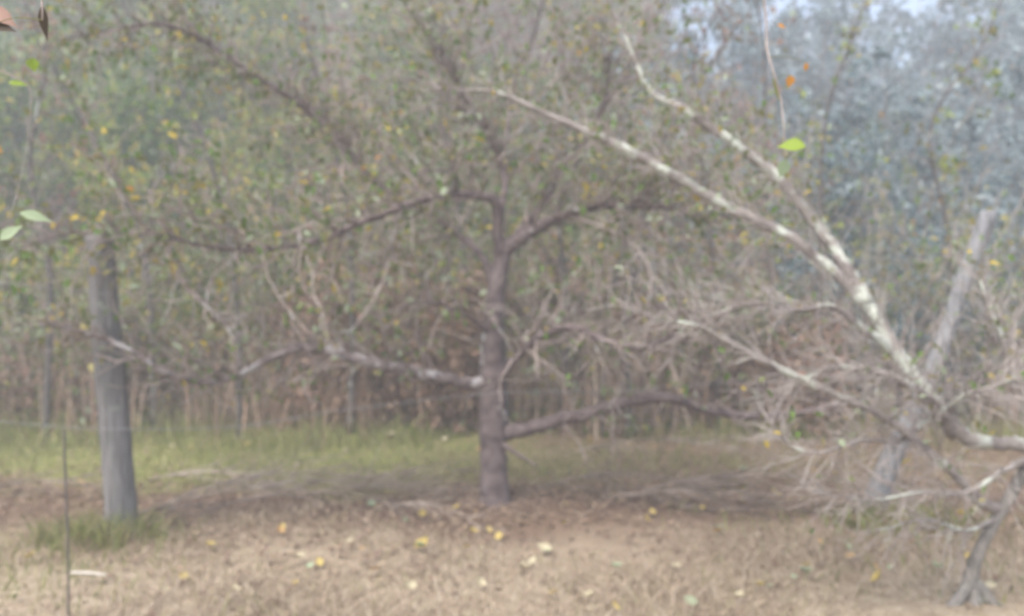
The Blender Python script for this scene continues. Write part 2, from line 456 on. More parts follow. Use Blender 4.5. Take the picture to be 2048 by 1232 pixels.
limb(tree, tp, [(990, 775, 5.9, 22), (1015, 735, 5.8, 16), (1050, 700, 5.7, 14), (1085, 670, 5.6, 14), (1150, 655, 5.5, 13), (1210, 682, 5.4, 13), (1280, 696, 5.35, 12), (1350, 668, 5.3, 10), (1400, 640, 5.3, 7), (1500, 607, 5.25, 4)],
     ntw=44, ln=0.55, nlf=50, size=0.05, up=0.1, **LT)
limb(tree, tp, [(1006, 505, 6.0, 32), (1030, 482, 6.0, 30), (1070, 458, 6.0, 26), (1130, 430, 6.0, 20), (1200, 412, 6.0, 15), (1280, 412, 5.95, 11), (1380, 418, 5.9, 7), (1450, 400, 5.9, 4)],
     ntw=46, ln=1.1, nlf=300, size=0.064, up=0.5, spread=0.4, **LT)
limb(tree, tp, [(1002, 530, 6.0, 26), (996, 460, 5.95, 22), (992, 405, 5.9, 20), (960, 392, 5.85, 18), (900, 390, 5.8, 17), (830, 405, 5.7, 16), (740, 437, 5.6, 14), (640, 480, 5.5, 13), (560, 496, 5.45, 12), (440, 497, 5.3, 9), (340, 475, 5.1, 7), (240, 462, 4.95, 6), (130, 470, 4.85, 4), (30, 500, 4.8, 3)],
     ntw=64, ln=0.95, nlf=420, size=0.064, up=0.3, spread=0.4, **LT)
limb(tree, tp, [(990, 590, 5.98, 20), (965, 515, 6.2, 16), (890, 450, 6.4, 13), (760, 370, 6.5, 12), (660, 270, 6.5, 11), (600, 208, 6.4, 11), (530, 162, 6.3, 10), (420, 90, 6.2, 10), (320, 48, 6.1, 9), (220, 60, 6.0, 5), (130, 80, 5.9, 3)],
     ntw=60, ln=0.95, nlf=380, size=0.066, up=0.3, spread=0.4, **LT)
limb(tree, tp, [(755, 365, 6.5, 9), (700, 300, 6.6, 9), (640, 230, 6.7, 9), (560, 180, 6.8, 7), (430, 130, 6.8, 5), (350, 110, 6.8, 3)],
     ntw=36, ln=0.5, nlf=120, size=0.066, up=0.2, **LT)
limb(tree, tp, [(1000, 430, 5.95, 18), (1010, 360, 6.1, 14), (985, 290, 6.2, 11), (940, 210, 6.3, 9), (880, 100, 6.4, 7), (850, 20, 6.5, 4)],
     ntw=42, ln=1.35, nlf=260, size=0.066, up=0.25, spread=0.3, **LT)
limb(tree, tp, [(1030, 478, 6.0, 18), (1090, 400, 6.2, 14), (1130, 330, 6.3, 11), (1190, 250, 6.4, 9), (1220, 130, 6.5, 6), (1200, 30, 6.6, 4)],
     ntw=38, ln=1.35, nlf=200, size=0.066, up=0.25, spread=0.3, **LT)
limb(tree, tp, [(982, 668, 5.93, 16), (940, 636, 5.8, 8), (890, 612, 5.7, 7), (840, 603, 5.6, 6), (780, 625, 5.5, 3)],
     ntw=14, ln=0.4, nlf=40, size=0.05, up=0.2, **LT)
LP = dict(LT); LP['bark'] = M['twig_brown']; LP['twigmat'] = M['twig_pale']
limb(tree, tp, [(800, 418, 5.68, 5), (765, 565, 5.5, 5), (690, 680, 5.3, 4), (640, 740, 5.2, 3), (600, 785, 5.15, 2)], ntw=8, ln=0.3, nlf=8, size=0.05, up=0, sides=6, **LP)
limb(tree, tp, [(330, 468, 5.35, 8), (350, 540, 5.3, 10), (400, 600, 5.25, 11), (470, 668, 5.2, 8)], ntw=10, ln=0.35, nlf=12, size=0.05, up=0, sides=6, **LP)
limb(tree, tp, [(1130, 430, 6.0, 8), (1240, 470, 5.7, 6), (1300, 540, 5.5, 5), (1290, 640, 5.4, 4), (1300, 700, 5.35, 2)], ntw=14, ln=0.35, nlf=20, size=0.05, up=0, sides=6, **LP)
limb(tree, tp, [(1000, 885, 5.92, 14), (1030, 905, 5.8, 8), (1075, 932, 5.65, 4)], ntw=0, ln=0, nlf=0, size=0, name='dead_stub', **LT)

# --- the lichen-covered leaning tree on the right
g = np.random.default_rng(33)
bp_ = at(1950, 1200, 3.94); bp_[2] = gz(bp_[0], bp_[1])
lich = tag(empty('leaning_tree', bp_), 'pale lichen covered leaning tree at the lower right with long diagonal limbs', 'tree')
tr, rr = traced([(1945, 1205, 3.94, 44), (1942, 1155, 3.94, 28), (1966, 1085, 3.95, 22), (2010, 1010, 3.98, 22), (2045, 950, 4.0, 24), (2075, 900, 4.02, 30)])
tr, rr = smooth_path(tr, rr, 6)
tb = Tubes(); tb.add(tr, rr, 14, 0.04, g)
for (a, b2) in (((1945, 1185), (1865, 1240)), ((1950, 1190), (2040, 1240)), ((1946, 1190), (1950, 1240))):
    P, r = traced([(a[0], a[1] - 25, 3.94, 26), (a[0] * 0.5 + b2[0] * 0.5, a[1] * 0.5 + b2[1] * 0.5, 3.88, 22), (b2[0], b2[1], 3.8, 12)])
    P, r = smooth_path(P, r, 5); tb.add(P, r, 8, 0.05, g)
local(tb.build('trunk', M['bark_dim'], lich), bp_)
LL = dict(bark=M['bark_lichen'], twigmat=M['twig_pale'], leafmat=M['leaf_tree'], g=g, bend=0.13, spread=0.85)
limb(lich, bp_, [(2072, 902, 4.02, 30), (2040, 888, 4.0, 30), (1985, 886, 4.0, 27), (1930, 874, 4.02, 29), (1885, 830, 4.06, 31), (1845, 780, 4.1, 32), (1790, 700, 4.15, 31), (1745, 620, 4.2, 29)],
     ntw=30, ln=0.45, nlf=20, size=0.045, up=0.1, r0=0.0034, **LL)
limb(lich, bp_, [(1745, 625, 4.2, 28.9), (1700, 575, 4.25, 23.8), (1640, 520, 4.3, 22.1), (1580, 475, 4.35, 22.1), (1490, 430, 4.4, 21.2), (1400, 383, 4.45, 21.2), (1300, 325, 4.5, 19.6), (1200, 275, 4.55, 17.0), (1100, 232, 4.6, 12.8), (1000, 187, 4.65, 10.2), (930, 180, 4.7, 4.2), (830, 178, 4.75, 2.5)],
     ntw=44, ln=0.5, nlf=90, size=0.045, up=0.1, t0=0.05, r0=0.0034, **LL)
limb(lich, bp_, [(1735, 605, 4.2, 27.2), (1690, 530, 4.3, 23.8), (1645, 465, 4.4, 22.1), (1600, 410, 4.45, 21.2), (1555, 355, 4.5, 20.4), (1515, 322, 4.55, 18.7), (1420, 255, 4.6, 18.7), (1360, 215, 4.65, 17.0), (1305, 188, 4.7, 14.4), (1275, 130, 4.75, 9.3), (1245, 60, 4.8, 7.6), (1210, -10, 4.85, 6.0)],
     ntw=44, ln=0.55, nlf=110, size=0.045, up=0.2, t0=0.05, r0=0.0034, **LL)
limb(lich, bp_, [(2008, 1020, 3.98, 20), (1960, 1005, 3.95, 20), (1935, 975, 3.93, 20), (1890, 930, 3.9, 18), (1835, 885, 3.85, 18), (1760, 830, 3.8, 17), (1650, 780, 3.8, 16), (1540, 728, 3.8, 15), (1450, 680, 3.8, 13), (1392, 650, 3.8, 10), (1330, 640, 3.8, 5), (1250, 615, 3.8, 3)],
     ntw=42, ln=0.42, nlf=14, size=0.04, up=0.05, r0=0.0034, **LL)
limb(lich, bp_, [(1905, 870, 4.05, 26), (1875, 815, 3.95, 20), (1830, 778, 3.85, 18), (1745, 742, 3.8, 16), (1690, 735, 3.8, 12), (1640, 742, 3.8, 8), (1560, 790, 3.8, 4)],
     ntw=46, ln=0.4, nlf=10, size=0.04, up=0.1, r0=0.0034, **LL)
limb(lich, bp_, [(2060, 905, 4.02, 28), (2130, 890, 3.9, 20), (2230, 870, 3.9, 14), (2400, 800, 3.9, 8)],
     ntw=44, ln=0.5, nlf=20, size=0.04, up=0.3, r0=0.0034, **LL)
limb(lich, bp_, [(1800, 712, 4.15, 26), (1730, 660, 4.1, 16), (1660, 612, 4.0, 13), (1600, 620, 3.95, 8), (1500, 606, 3.9, 6), (1420, 630, 3.9, 3)],
     ntw=40, ln=0.42, nlf=10, size=0.04, up=0.15, r0=0.0034, **LL)
limb(lich, bp_, [(2066, 905, 4.02, 26), (2068, 850, 4.1, 22), (2030, 740, 4.2, 16), (1990, 640, 4.3, 10), (1960, 560, 4.4, 5)],
     ntw=36, ln=0.5, nlf=60, size=0.045, up=0.2, r0=0.0034, **LL)
limb(lich, bp_, [(1870, 815, 4.05, 18), (1800, 880, 3.85, 10), (1720, 880, 3.75, 7), (1640, 905, 3.7, 7), (1580, 890, 3.7, 6), (1540, 840, 3.7, 3)],
     ntw=26, ln=0.35, nlf=6, size=0.04, up=-0.1, r0=0.0034, **LL)

limb(lich, bp_, [(2068, 912, 4.02, 18), (2010, 940, 3.9, 12), (1930, 985, 3.8, 9), (1840, 985, 3.75, 7), (1740, 1000, 3.72, 5), (1640, 985, 3.7, 3)],
     ntw=34, ln=0.4, nlf=6, size=0.04, up=0.1, r0=0.0034, **LL)
limb(lich, bp_, [(1990, 1040, 3.96, 14), (1930, 1060, 3.85, 9), (1850, 1040, 3.8, 7), (1760, 1060, 3.78, 4)],
     ntw=20, ln=0.35, nlf=4, size=0.04, up=0.25, r0=0.0034, **LL)
limb(lich, bp_, [(1885, 832, 4.06, 16), (1930, 790, 3.9, 10), (2000, 770, 3.8, 8), (2080, 720, 3.75, 5)],
     ntw=26, ln=0.4, nlf=8, size=0.04, up=0.1, r0=0.0034, **LL)

# --- fence posts, the rod and the wires
def post(name, pts, mat, label, g, sides=10):
    P, r = traced(pts)
    P, r = smooth_path(P, r, 5)
    base = P[0].copy()
    root = tag(empty(name, base), label, 'fence post', 'posts of the wire fence')
    th = np.linspace(0, 2 * np.pi, 12, endpoint=False)
    prof = 1 + 0.10 * np.abs(np.cos(2 * th)) * np.sign(np.cos(4 * th)) + g.normal(size=12) * 0.05     # a split post: squarish, with flutes
    vs = []
    for k in range(len(P)):
        rk = r[k] * prof * (1 + 0.02 * g.normal(size=12))
        vs.append(np.stack([P[k][0] + rk * np.cos(th), P[k][1] + rk * np.sin(th), np.full(12, P[k][2]) + (g.normal(size=12) * 0.008 if k == len(P) - 1 else 0)], 1))
    V = np.vstack(vs + [P[-1:] + np.array([[0.01, 0, 0.012]])])
    m = len(P)
    i = np.arange(m - 1)[:, None] * 12; j = np.arange(12)[None, :]; j2 = (j + 1) % 12
    q = np.stack([i + j, i + j2, i + 12 + j2, i + 12 + j], -1).reshape(-1, 4)
    j = np.arange(12); t = np.stack([(m - 1) * 12 + j, (m - 1) * 12 + (j + 1) % 12, np.full(12, m * 12)], -1)
    local(mk('shaft', V, [q, t], mat, root), base)
    return root, base, P, r

g = np.random.default_rng(44)
pl, plb, plP, plr = post('fence_post', [(243, 1062, 5.18, 62), (238, 980, 5.18, 58), (228, 850, 5.2, 58), (215, 700, 5.2, 56), (205, 580, 5.22, 52), (200, 462, 5.22, 50)], M['post_wood'],
                    'weathered grey fence post standing upright at left in a green tuft', g)
pr, prb, prP, prr = post('fence_post', [(1748, 1012, 5.75, 52), (1790, 900, 5.72, 42), (1848, 780, 5.7, 37), (1895, 660, 5.68, 35), (1940, 530, 5.66, 35), (1978, 425, 5.65, 33)], M['post_pale'],
                    'bleached fence post leaning to the right behind the lichen covered tree', g)
def staple(root, base, P, r, k):
    tb = Tubes(); c = P[k] + np.array([0, -r[k] * 1.02, 0])
    a = np.linspace(0, np.pi, 7)
    tb.add(np.stack([c[0] + 0.0 * a, c[1] - 0.012 * np.sin(a) + 0.006, c[2] + 0.016 * np.cos(a)], 1), np.full(7, 0.002), 5)
    local(tb.build('staple', M['wire'], root), base)
staple(pl, plb, plP, plr, 10); staple(pl, plb, plP, plr, 20); staple(pr, prb, prP, prr, 12)

def wire(pts, label):
    P = np.array([at(a, b, Y) for a, b, Y in pts]); P, r = smooth_path(P, np.full(len(pts), 0.0024), 10)
    tb = Tubes(); tb.add(P, r, 5)
    for k in range(4, len(P) - 1, 4):                       # barbs twisted round the strand
        d = unit(rng.normal(size=3)) * 0.016
        tb.add(np.array([P[k] - d, P[k], P[k] + d]), [0.0012] * 3, 3)
    tag(tb.build('fence_wire', M['wire'], None), label, 'wire', 'strands of the wire fence')
wire([(-420, 800, 4.9), (0, 843, 5.0), (224, 858, 5.06), (480, 852, 5.25), (700, 818, 5.4), (985, 787, 5.7), (1200, 783, 5.72), (1380, 771, 5.68), (1846, 740, 5.55), (2300, 690, 5.5)], 'long low strand of sagging wire passing in front of the centre tree')
wire([(-420, 520, 4.9), (0, 565, 5.0), (212, 588, 5.07)], 'short high wire strand ending on the upright grey fence post')

rodP, rodr = traced([(137, 1262, 3.62, 4.5), (136, 1100, 3.62, 4.5), (131, 960, 3.62, 4.5), (128, 860, 3.62, 4)])
rodP[0][2] = -0.05
rodP, rodr = smooth_path(rodP, rodr, 4)
tb = Tubes(); tb.add(rodP, rodr, 8, 0.03)
tag(tb.build('metal_rod', M['rust'], None), 'thin dark metal rod standing in the grass at the lower left corner', 'rod')

# --- shrubs and saplings on the bank (prototypes are shared)
def shrub_proto(name, g, h, leafm, stemm, nst, ntw, nlf, size, spread):
    root = empty(name, (0, 0, 0))
    tb = Tubes(); spots = []
    for k in range(nst):
        a = g.uniform(0, 2 * np.pi); s = g.uniform(0.1, spread)
        d = np.array([math.cos(a) * s, math.sin(a) * s, 1.0])
        hh = h * g.uniform(0.65, 1.1)
        q = wander(np.array([math.cos(a) * 0.12, math.sin(a) * 0.12, -0.25]), d, hh + 0.25, 9, g, 0.13, -0.015)
        r = np.linspace(0.006 + 0.006 * h, 0.004, len(q))
        tb.add(q, r, 5)
        spots += grow(tb, q, r, g, ntw, h * 0.3, 0.12, 0.15, -0.03, 0.008, 2, 3)
    local_o = tb.build('stem', stemm, root)
    if nlf:
        V, q = leaves_on(spots, g, nlf, size, 0.06, 0.55)
        mk('foliage', V, [q], leafm, root)
    return root

kinds = {
    'green':  ('leafy green shrub', [('leaf_green', 2.6, 3300), ('leaf_green', 3.1, 3800)], 'twig_brown'),
    'dark':   ('dense dark green shrub', [('leaf_dark', 2.6, 3800), ('leaf_dark', 3.0, 3800)], 'bark_wood'),
    'yellow': ('yellowing green shrub', [('leaf_yellow', 2.4, 2600), ('leaf_yellow', 2.9, 3000)], 'twig_brown'),
    'blue':   ('haze tinted blue green leafy shrub', [('leaf_blue_haze', 2.6, 3600), ('leaf_blue_haze', 3.0, 3800)], 'twig_brown'),
    'mauve':  ('twiggy half bare mauve brown shrub', [('leaf_mauve', 2.6, 1900), ('leaf_mauve', 3.0, 1500)], 'twig_pale'),
}
protos = {}
for i, (k, (lab, vs, st)) in enumerate(kinds.items()):
    for j, (lm, h, nlf) in enumerate(vs):
        gg = np.random.default_rng(100 + 10 * i + j)
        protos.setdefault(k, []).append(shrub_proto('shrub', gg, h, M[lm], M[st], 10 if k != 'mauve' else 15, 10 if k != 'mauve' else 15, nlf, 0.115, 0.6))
used = set()
ORD = ['leftmost', 'second', 'third', 'fourth', 'fifth', 'sixth', 'seventh', 'eighth', 'ninth', 'tenth', 'eleventh', 'twelfth', 'thirteenth', 'fourteenth', 'fifteenth', 'sixteenth', 'seventeenth', 'eighteenth']
ROWS = [  # depth, spacing, phrase, scale
    (11.3, 1.4, 'along the foot of the bank', 0.72),
    (13.0, 1.75, 'low on the bank', 1.0),
    (15.2, 2.1, 'partway up the bank', 1.1),
    (18.8, 2.7, 'high on the bank', 1.25),
    (23.5, 3.4, 'near the top of the slope', 1.35),
    (29.0, 3.6, 'on the far slope', 2.0),
    (38.0, 3.6, 'on the ridge behind', 3.0),
]
g = np.random.default_rng(8)
for Y, sp, phrase, scl in ROWS:
    half = 0.63 * Y
    n = int(2 * half / sp) + 1; seen = -1
    for i in range(n):
        x = -half + (i + 0.5) * 2 * half / n + g.uniform(-0.25, 0.25) * sp
        y = Y + g.uniform(-0.7, 0.7) * (Y / 13)
        if Y > 26 and x / y > 0.2 and g.random() < 0.6: continue
        u = x / y
        pr_ = g.random(); seen += 1
        if Y < 12:
            k = 'mauve' if abs(u) < 0.27 else ('yellow' if u < 0 else 'blue')
        elif u < -0.28: k = 'green' if pr_ < 0.55 else ('yellow' if pr_ < 0.8 else 'dark')
        elif u < 0.12: k = 'mauve' if pr_ < 0.42 else ('yellow' if pr_ < 0.65 else 'green')
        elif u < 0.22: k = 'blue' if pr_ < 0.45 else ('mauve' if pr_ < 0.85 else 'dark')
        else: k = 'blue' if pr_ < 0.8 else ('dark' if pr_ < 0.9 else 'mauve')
        v = int(g.integers(0, 2))
        src = protos[k][v]
        if (k, v) in used:
            o = copy_tree(src)
        else:
            o = src; used.add((k, v))
        o.location = (x, y, float(gz(x, y)) - 0.05)
        s = scl * g.uniform(0.8, 1.2)
        o.scale = (s, s, s * g.uniform(0.9, 1.15))
        o.rotation_euler = (0, 0, g.uniform(0, 6.28))
        tag(o, f'{kinds[k][0]} {phrase}, {ORD[seen]} ' + ('of its row' if seen == 0 else 'from the left'), 'shrub', 'shrubs on the wooded bank')
for k in protos:
    for v in range(2):
        if (k, v) not in used:
            for ch in list(protos[k][v].children): bpy.data.objects.remove(ch)
            bpy.data.objects.remove(protos[k][v])

g = np.random.default_rng(9)
for nm, lm, n_, side, lab in (('ground_cover', 'leaf_green', 30000, -1, 'low green leafy growth covering the left bank'), ('ground_cover', 'leaf_blue_haze', 36000, 1, 'low haze tinted blue green growth covering the right bank'), ('bramble_cover', 'leaf_mauve', 22000, 0, 'tangled dull autumn growth covering the middle of the bank')):
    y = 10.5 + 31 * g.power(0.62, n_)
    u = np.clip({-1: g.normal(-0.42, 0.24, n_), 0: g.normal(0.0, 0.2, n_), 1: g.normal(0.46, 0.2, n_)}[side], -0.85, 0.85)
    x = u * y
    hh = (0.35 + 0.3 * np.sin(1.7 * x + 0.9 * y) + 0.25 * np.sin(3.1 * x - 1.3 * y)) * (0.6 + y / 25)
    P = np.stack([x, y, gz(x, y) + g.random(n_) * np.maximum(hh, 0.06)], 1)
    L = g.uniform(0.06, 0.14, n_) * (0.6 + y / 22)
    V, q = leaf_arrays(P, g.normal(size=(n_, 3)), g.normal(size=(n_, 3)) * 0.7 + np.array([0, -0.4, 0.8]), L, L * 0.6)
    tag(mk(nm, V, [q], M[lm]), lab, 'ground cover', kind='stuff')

bare = shrub_proto('shrub', np.random.default_rng(171), 2.9, M['leaf_tree'], M['twig_dead'], 13, 13, 700, 0.085, 0.55)
g = np.random.default_rng(12)
for i in range(13):
    o = bare if i == 0 else copy_tree(bare)
    x = -6.3 + 12.4 * (i + 0.5) / 13 + g.uniform(-0.35, 0.35); y = 10.1 + g.uniform(-0.5, 0.5)
    o.location = (x, y, float(gz(x, y)) - 0.03); s = g.uniform(0.8, 1.2); o.scale = (s, s, s * g.uniform(0.95, 1.2)); o.rotation_euler = (0, 0, g.uniform(0, 6.28))
    tag(o, 'pale bare twiggy shrub at the edge of the grass, ' + ORD[i] + (' of its row' if i == 0 else ' from the left'), 'shrub', 'bare shrubs at the edge of the grass')

# saplings: thin trunks seen in the photograph
def sapling(pts, g, mat, leafm, nlf, label, ntw=26, ln=0.8):
    P, r = traced(pts)
    P[0][2] = float(gz(P[0][0], P[0][1])) - 0.1
    P, r = smooth_path(P, r, 6)
    base = P[0].copy()
    root = tag(empty('sapling', base), label, 'sapling', 'saplings in the thicket')
    tb = Tubes(); tb.add(P, r, 7, 0.04, g)
    local(tb.build('trunk', mat, root), base)
    tw = Tubes(); spots = grow(tw, P, r, g, ntw, ln, 0.35, 0.4, 0, 0.006, 2)
    cr = local(tw.build('crown', M['twig_brown'], root), base)
    if nlf:
        V, q = leaves_on(spots, g, nlf, 0.085)
        mk('foliage', V, [q], leafm, cr)
g = np.random.default_rng(61)
SAP = [
    ([(1010, 760, 9.2, 20), (1000, 500, 9.2, 15), (1022, 190, 9.2, 14), (1060, 90, 9.2, 12), (1090, -20, 9.2, 9)], 'dark leaning sapling rising behind the crown of the centre tree'),
    ([(700, 800, 9.0, 15), (705, 600, 9.0, 12), (690, 400, 9.0, 10), (640, 180, 9.0, 8), (600, 30, 9.0, 5)], 'slim sapling rising behind the left limb of the centre tree'),
    ([(1130, 800, 9.4, 20), (1128, 600, 9.4, 16), (1120, 420, 9.4, 13), (1180, 250, 9.4, 10), (1190, 60, 9.4, 7)], 'straight sapling just right of the centre trunk'),
    ([(1260, 800, 9.2, 22), (1250, 640, 9.2, 17), (1290, 430, 9.2, 13), (1240, 200, 9.2, 10), (1330, 0, 9.2, 6)], 'crooked sapling behind the bent right limb of the centre tree'),
    ([(950, 800, 10, 15), (930, 520, 10, 12), (890, 270, 10, 10), (868, 60, 10, 8), (850, -30, 10, 5)], 'thin sapling tilting left behind the centre trunk'),
    ([(1440, 800, 9.6, 10.8), (1430, 560, 9.6, 8.4), (1400, 320, 9.6, 6.6), (1390, 120, 9.6, 5.4), (1460, -20, 9.6, 3.6)], 'sapling behind the long pale diagonal limb'),
    ([(1650, 780, 9.4, 9.6), (1640, 500, 9.4, 7.8), (1650, 250, 9.4, 6.0), (1700, 90, 9.4, 4.8), (1740, -20, 9.4, 3.0)], 'sapling between the diagonal limbs and the leaning post'),
    ([(1560, 760, 10, 8.4), (1535, 450, 10, 6.6), (1530, 200, 10, 5.4), (1525, 60, 10, 4.2), (1500, -30, 10, 3.0)], 'upright sapling above the fork of the lichen covered tree'),
    ([(480, 820, 9.0, 13), (470, 560, 9.0, 11), (420, 320, 9.0, 9), (330, 100, 9.0, 7), (300, -20, 9.0, 4)], 'slender sapling leaning left between post and centre tree'),
    ([(310, 800, 9.5, 14), (290, 520, 9.5, 11), (200, 300, 9.5, 9), (120, 160, 9.5, 7), (60, 20, 9.5, 4)], 'sapling leaning left behind the upright grey post'),
    ([(1890, 760, 9.2, 8.4), (1900, 500, 9.2, 7.2), (1860, 260, 9.2, 6.0), (1960, 100, 9.2, 4.2), (2010, -20, 9.2, 3.0)], 'sapling behind the bleached leaning post at right'),
    ([(90, 800, 9.0, 15), (100, 560, 9.0, 12), (60, 330, 9.0, 9), (90, 120, 9.0, 7), (40, -20, 9.0, 4)], 'sapling near the left edge beyond the fence'),
    ([(828, 850, 9.7, 28), (822, 790, 9.7, 26), (815, 690, 9.7, 21), (808, 590, 9.7, 15), (790, 430, 9.7, 9), (745, 250, 9.7, 5)], 'stout pale sapling stem above the pale leaf on the grass'),
    ([(1205, 830, 9.6, 14), (1215, 640, 9.6, 12), (1300, 330, 9.6, 9), (1480, 40, 9.7, 6)], 'thin sapling bowed to the right behind the right limb'),
]
for k, (pts, lab) in enumerate(SAP):
    sapling(pts, g, M['twig_dead'] if k in (12,) else M['bark_wood'], M['leaf_mauve'] if k % 2 else M['leaf_yellow'], 160, lab)

# --- dead bracken and dry stalks at the foot of the bank, leaf litter, grass
g = np.random.default_rng(71)
n = 34000
x = np.concatenate([g.uniform(-8, 8, n // 2), g.normal(-0.4, 2.2, n // 2)]); y = 10.0 + 0.7 * np.sin(1.4 * x + 0.6) + 0.4 * np.sin(3.3 * x) + np.abs(g.normal(size=n)) * 1.0 - 0.5 * g.random(n) ** 3  + 0.25 * np.sin(1.7 * x)
hmax = 0.55 + 0.45 * np.sin(1.1 * x + 0.5) ** 2 + 0.3 * np.sin(3.7 * x) ** 2 + 0.75 * np.exp(-((x + 0.4) / 2.8) ** 2)
P = np.stack([x, y, gz(x, y) + g.beta(1.1, 1.7, n) * hmax * 1.2], 1)
D = g.normal(size=(n, 3)); N = g.normal(size=(n, 3)) + np.array([0, 0, 0.8])
L = g.uniform(0.05, 0.14, n)
V, q = leaf_arrays(P, D, N, L, L * 0.4)
tag(mk('dead_bracken', V, [q], M['leaf_bracken']), 'brown dead bracken along the foot of the bank', 'bracken', kind='stuff')

n = 1900
cl = g.normal(-0.8, 2.8, 70); cy = g.uniform(9.2, 10.8, 70); ci = g.integers(0, 70, n)
x = cl[ci] + g.normal(size=n) * 0.22; y = cy[ci] + g.normal(size=n) * 0.2
P = np.stack([x, y, gz(x, y) - 0.02], 1)
V, f = blades(P, g.uniform(0.4, 1.0, n) * g.uniform(0.5, 1.9, 70)[ci], g.uniform(0.02, 0.55, n), g.uniform(0.010, 0.028, n), g)
tag(mk('dry_stalks', V, f, M['stalk']), 'tall dry beige stalks standing before the thicket', 'stalks', kind='stuff')

n = 9000
cl = g.uniform(-7.5, 7.5, 90); cy = g.uniform(8.3, 10.9, 90); ci = g.integers(0, 90, n)
x = cl[ci] + g.normal(size=n) * 0.28; y = cy[ci] + g.normal(size=n) * 0.16
P = np.stack([x, y, gz(x, y) - 0.01], 1)
V, f = blades(P, g.uniform(0.08, 0.34, n) * g.uniform(0.6, 1.5, 90)[ci], g.uniform(0.2, 1.2, n), g.uniform(0.006, 0.014, n), g)
tag(mk('tall_grass', V, f, M['green_grass']), 'rank tall grass in front of the thicket', 'grass', kind='stuff')

def patch(x, y):
    """where the verge is green: left behind the fence, the tuft round the post, a strip on the right"""
    a = sstep(6.3, 7.0, y + 0.3 * np.sin(2.1 * x)) * (1 - sstep(9.6, 11.0, y)) * (0.1 + 0.9 * (1 - sstep(-1.6, 0.6, x + 0.5 * np.sin(1.6 * y))))
    b = np.exp(-(((x + 2.35) / 0.5) ** 2 + ((y - 4.95) / 0.45) ** 2)) * 1.1
    c = np.exp(-(((x - 2.5) / 1.0) ** 2 + ((y - 5.3) / 0.5) ** 2)) * 0.8 + np.exp(-(((x - 1.9) / 1.3) ** 2 + ((y - 7.2) / 0.7) ** 2)) * 0.7
    d = np.exp(-(((x + 2.5) / 0.6) ** 2 + ((y - 4.1) / 0.5) ** 2)) * 1.1 + np.exp(-(((x - 2.2) / 0.6) ** 2 + ((y - 4.3) / 0.35) ** 2)) * 0.5
    m = 0.5 + 0.5 * np.sin(1.9 * x + 1.2 * y) * np.sin(2.7 * y - 0.8 * x + 1)
    return np.clip(a * (0.35 + 0.9 * m) + b + c + d, 0, 1)
n = 90000
x = g.uniform(-6.5, 6.5, n); y = 3.2 + g.power(1.25, n) * 8.0
keep = (np.abs(x) < 0.66 * y + 0.6) & (g.random(n) < patch(x, y) * (0.75 + 0.25 * np.sin(2.3 * x + 1.7 * y)))
x, y = x[keep], y[keep]
P = np.stack([x, y, gz(x, y) - 0.005], 1)
hh = g.uniform(0.04, 0.13, len(x)) + 0.12 * np.exp(-(((x + 2.35) / 0.35) ** 2 + ((y - 5.0) / 0.3) ** 2))
V, f = blades(P, hh, g.uniform(0.3, 1.3, len(x)), g.uniform(0.004, 0.009, len(x)), g)
tag(mk('green_grass', V, f, M['green_grass']), 'green grass growing on the verge beyond the fence', 'grass', kind='stuff')

n = 210000
x = g.uniform(-5.5, 5.5, n); y = 2.6 + g.power(1.1, n) * 5.4
near = 1 - sstep(4.7, 5.6, y + 0.35 * np.sin(1.9 * x + 1))
keep = (np.abs(x) < 0.66 * y + 0.6) & (g.random(n) < (0.08 + 0.92 * near) * (1 - 0.75 * patch(x, y)) * (0.6 + 0.4 * np.sin(3 * x + 1.3) * np.sin(2.6 * y)))
x, y = x[keep], y[keep]
P = np.stack([x, y, gz(x, y) - 0.005], 1)
V, f = blades(P, g.uniform(0.03, 0.11, len(x)) * (0.7 + 0.5 * np.sin(2.1 * x + 0.7) * np.sin(3.3 * y + x)), g.uniform(0.4, 2.4, len(x)), g.uniform(0.004, 0.008, len(x)), g)
tag(mk('dry_grass', V, f, M['dry_grass']), 'short dry tan grass on the near verge', 'grass', kind='stuff')

n = 24000
x = g.uniform(-6, 6, n); y = 3.0 + g.random(n) * 7.0
wgt = 0.03 + 0.1 * sstep(5.0, 6.0, y) + 0.9 * np.exp(-((y - 5.7 - 0.35 * np.sin(1.3 * x)) / 0.9) ** 2) + 0.3 * np.exp(-((y - 9) / 0.8) ** 2)
keep = g.random(n) < wgt
x, y = x[keep], y[keep]; n = len(x)
P = np.stack([x, y, gz(x, y) + g.uniform(0.004, 0.03, n)], 1)
D = g.normal(size=(n, 3)) * np.array([1, 1, 0.15]); N = g.normal(size=(n, 3)) * 0.2 + np.array([0, 0, 1.0])
L = g.uniform(0.025, 0.06, n)
V, q = leaf_arrays(P, D, N, L, L * 0.6, 0.12)
tag(mk('leaf_litter', V, [q], M['litter']), 'brown leaf litter on the ground under the centre tree', 'litter', kind='stuff')

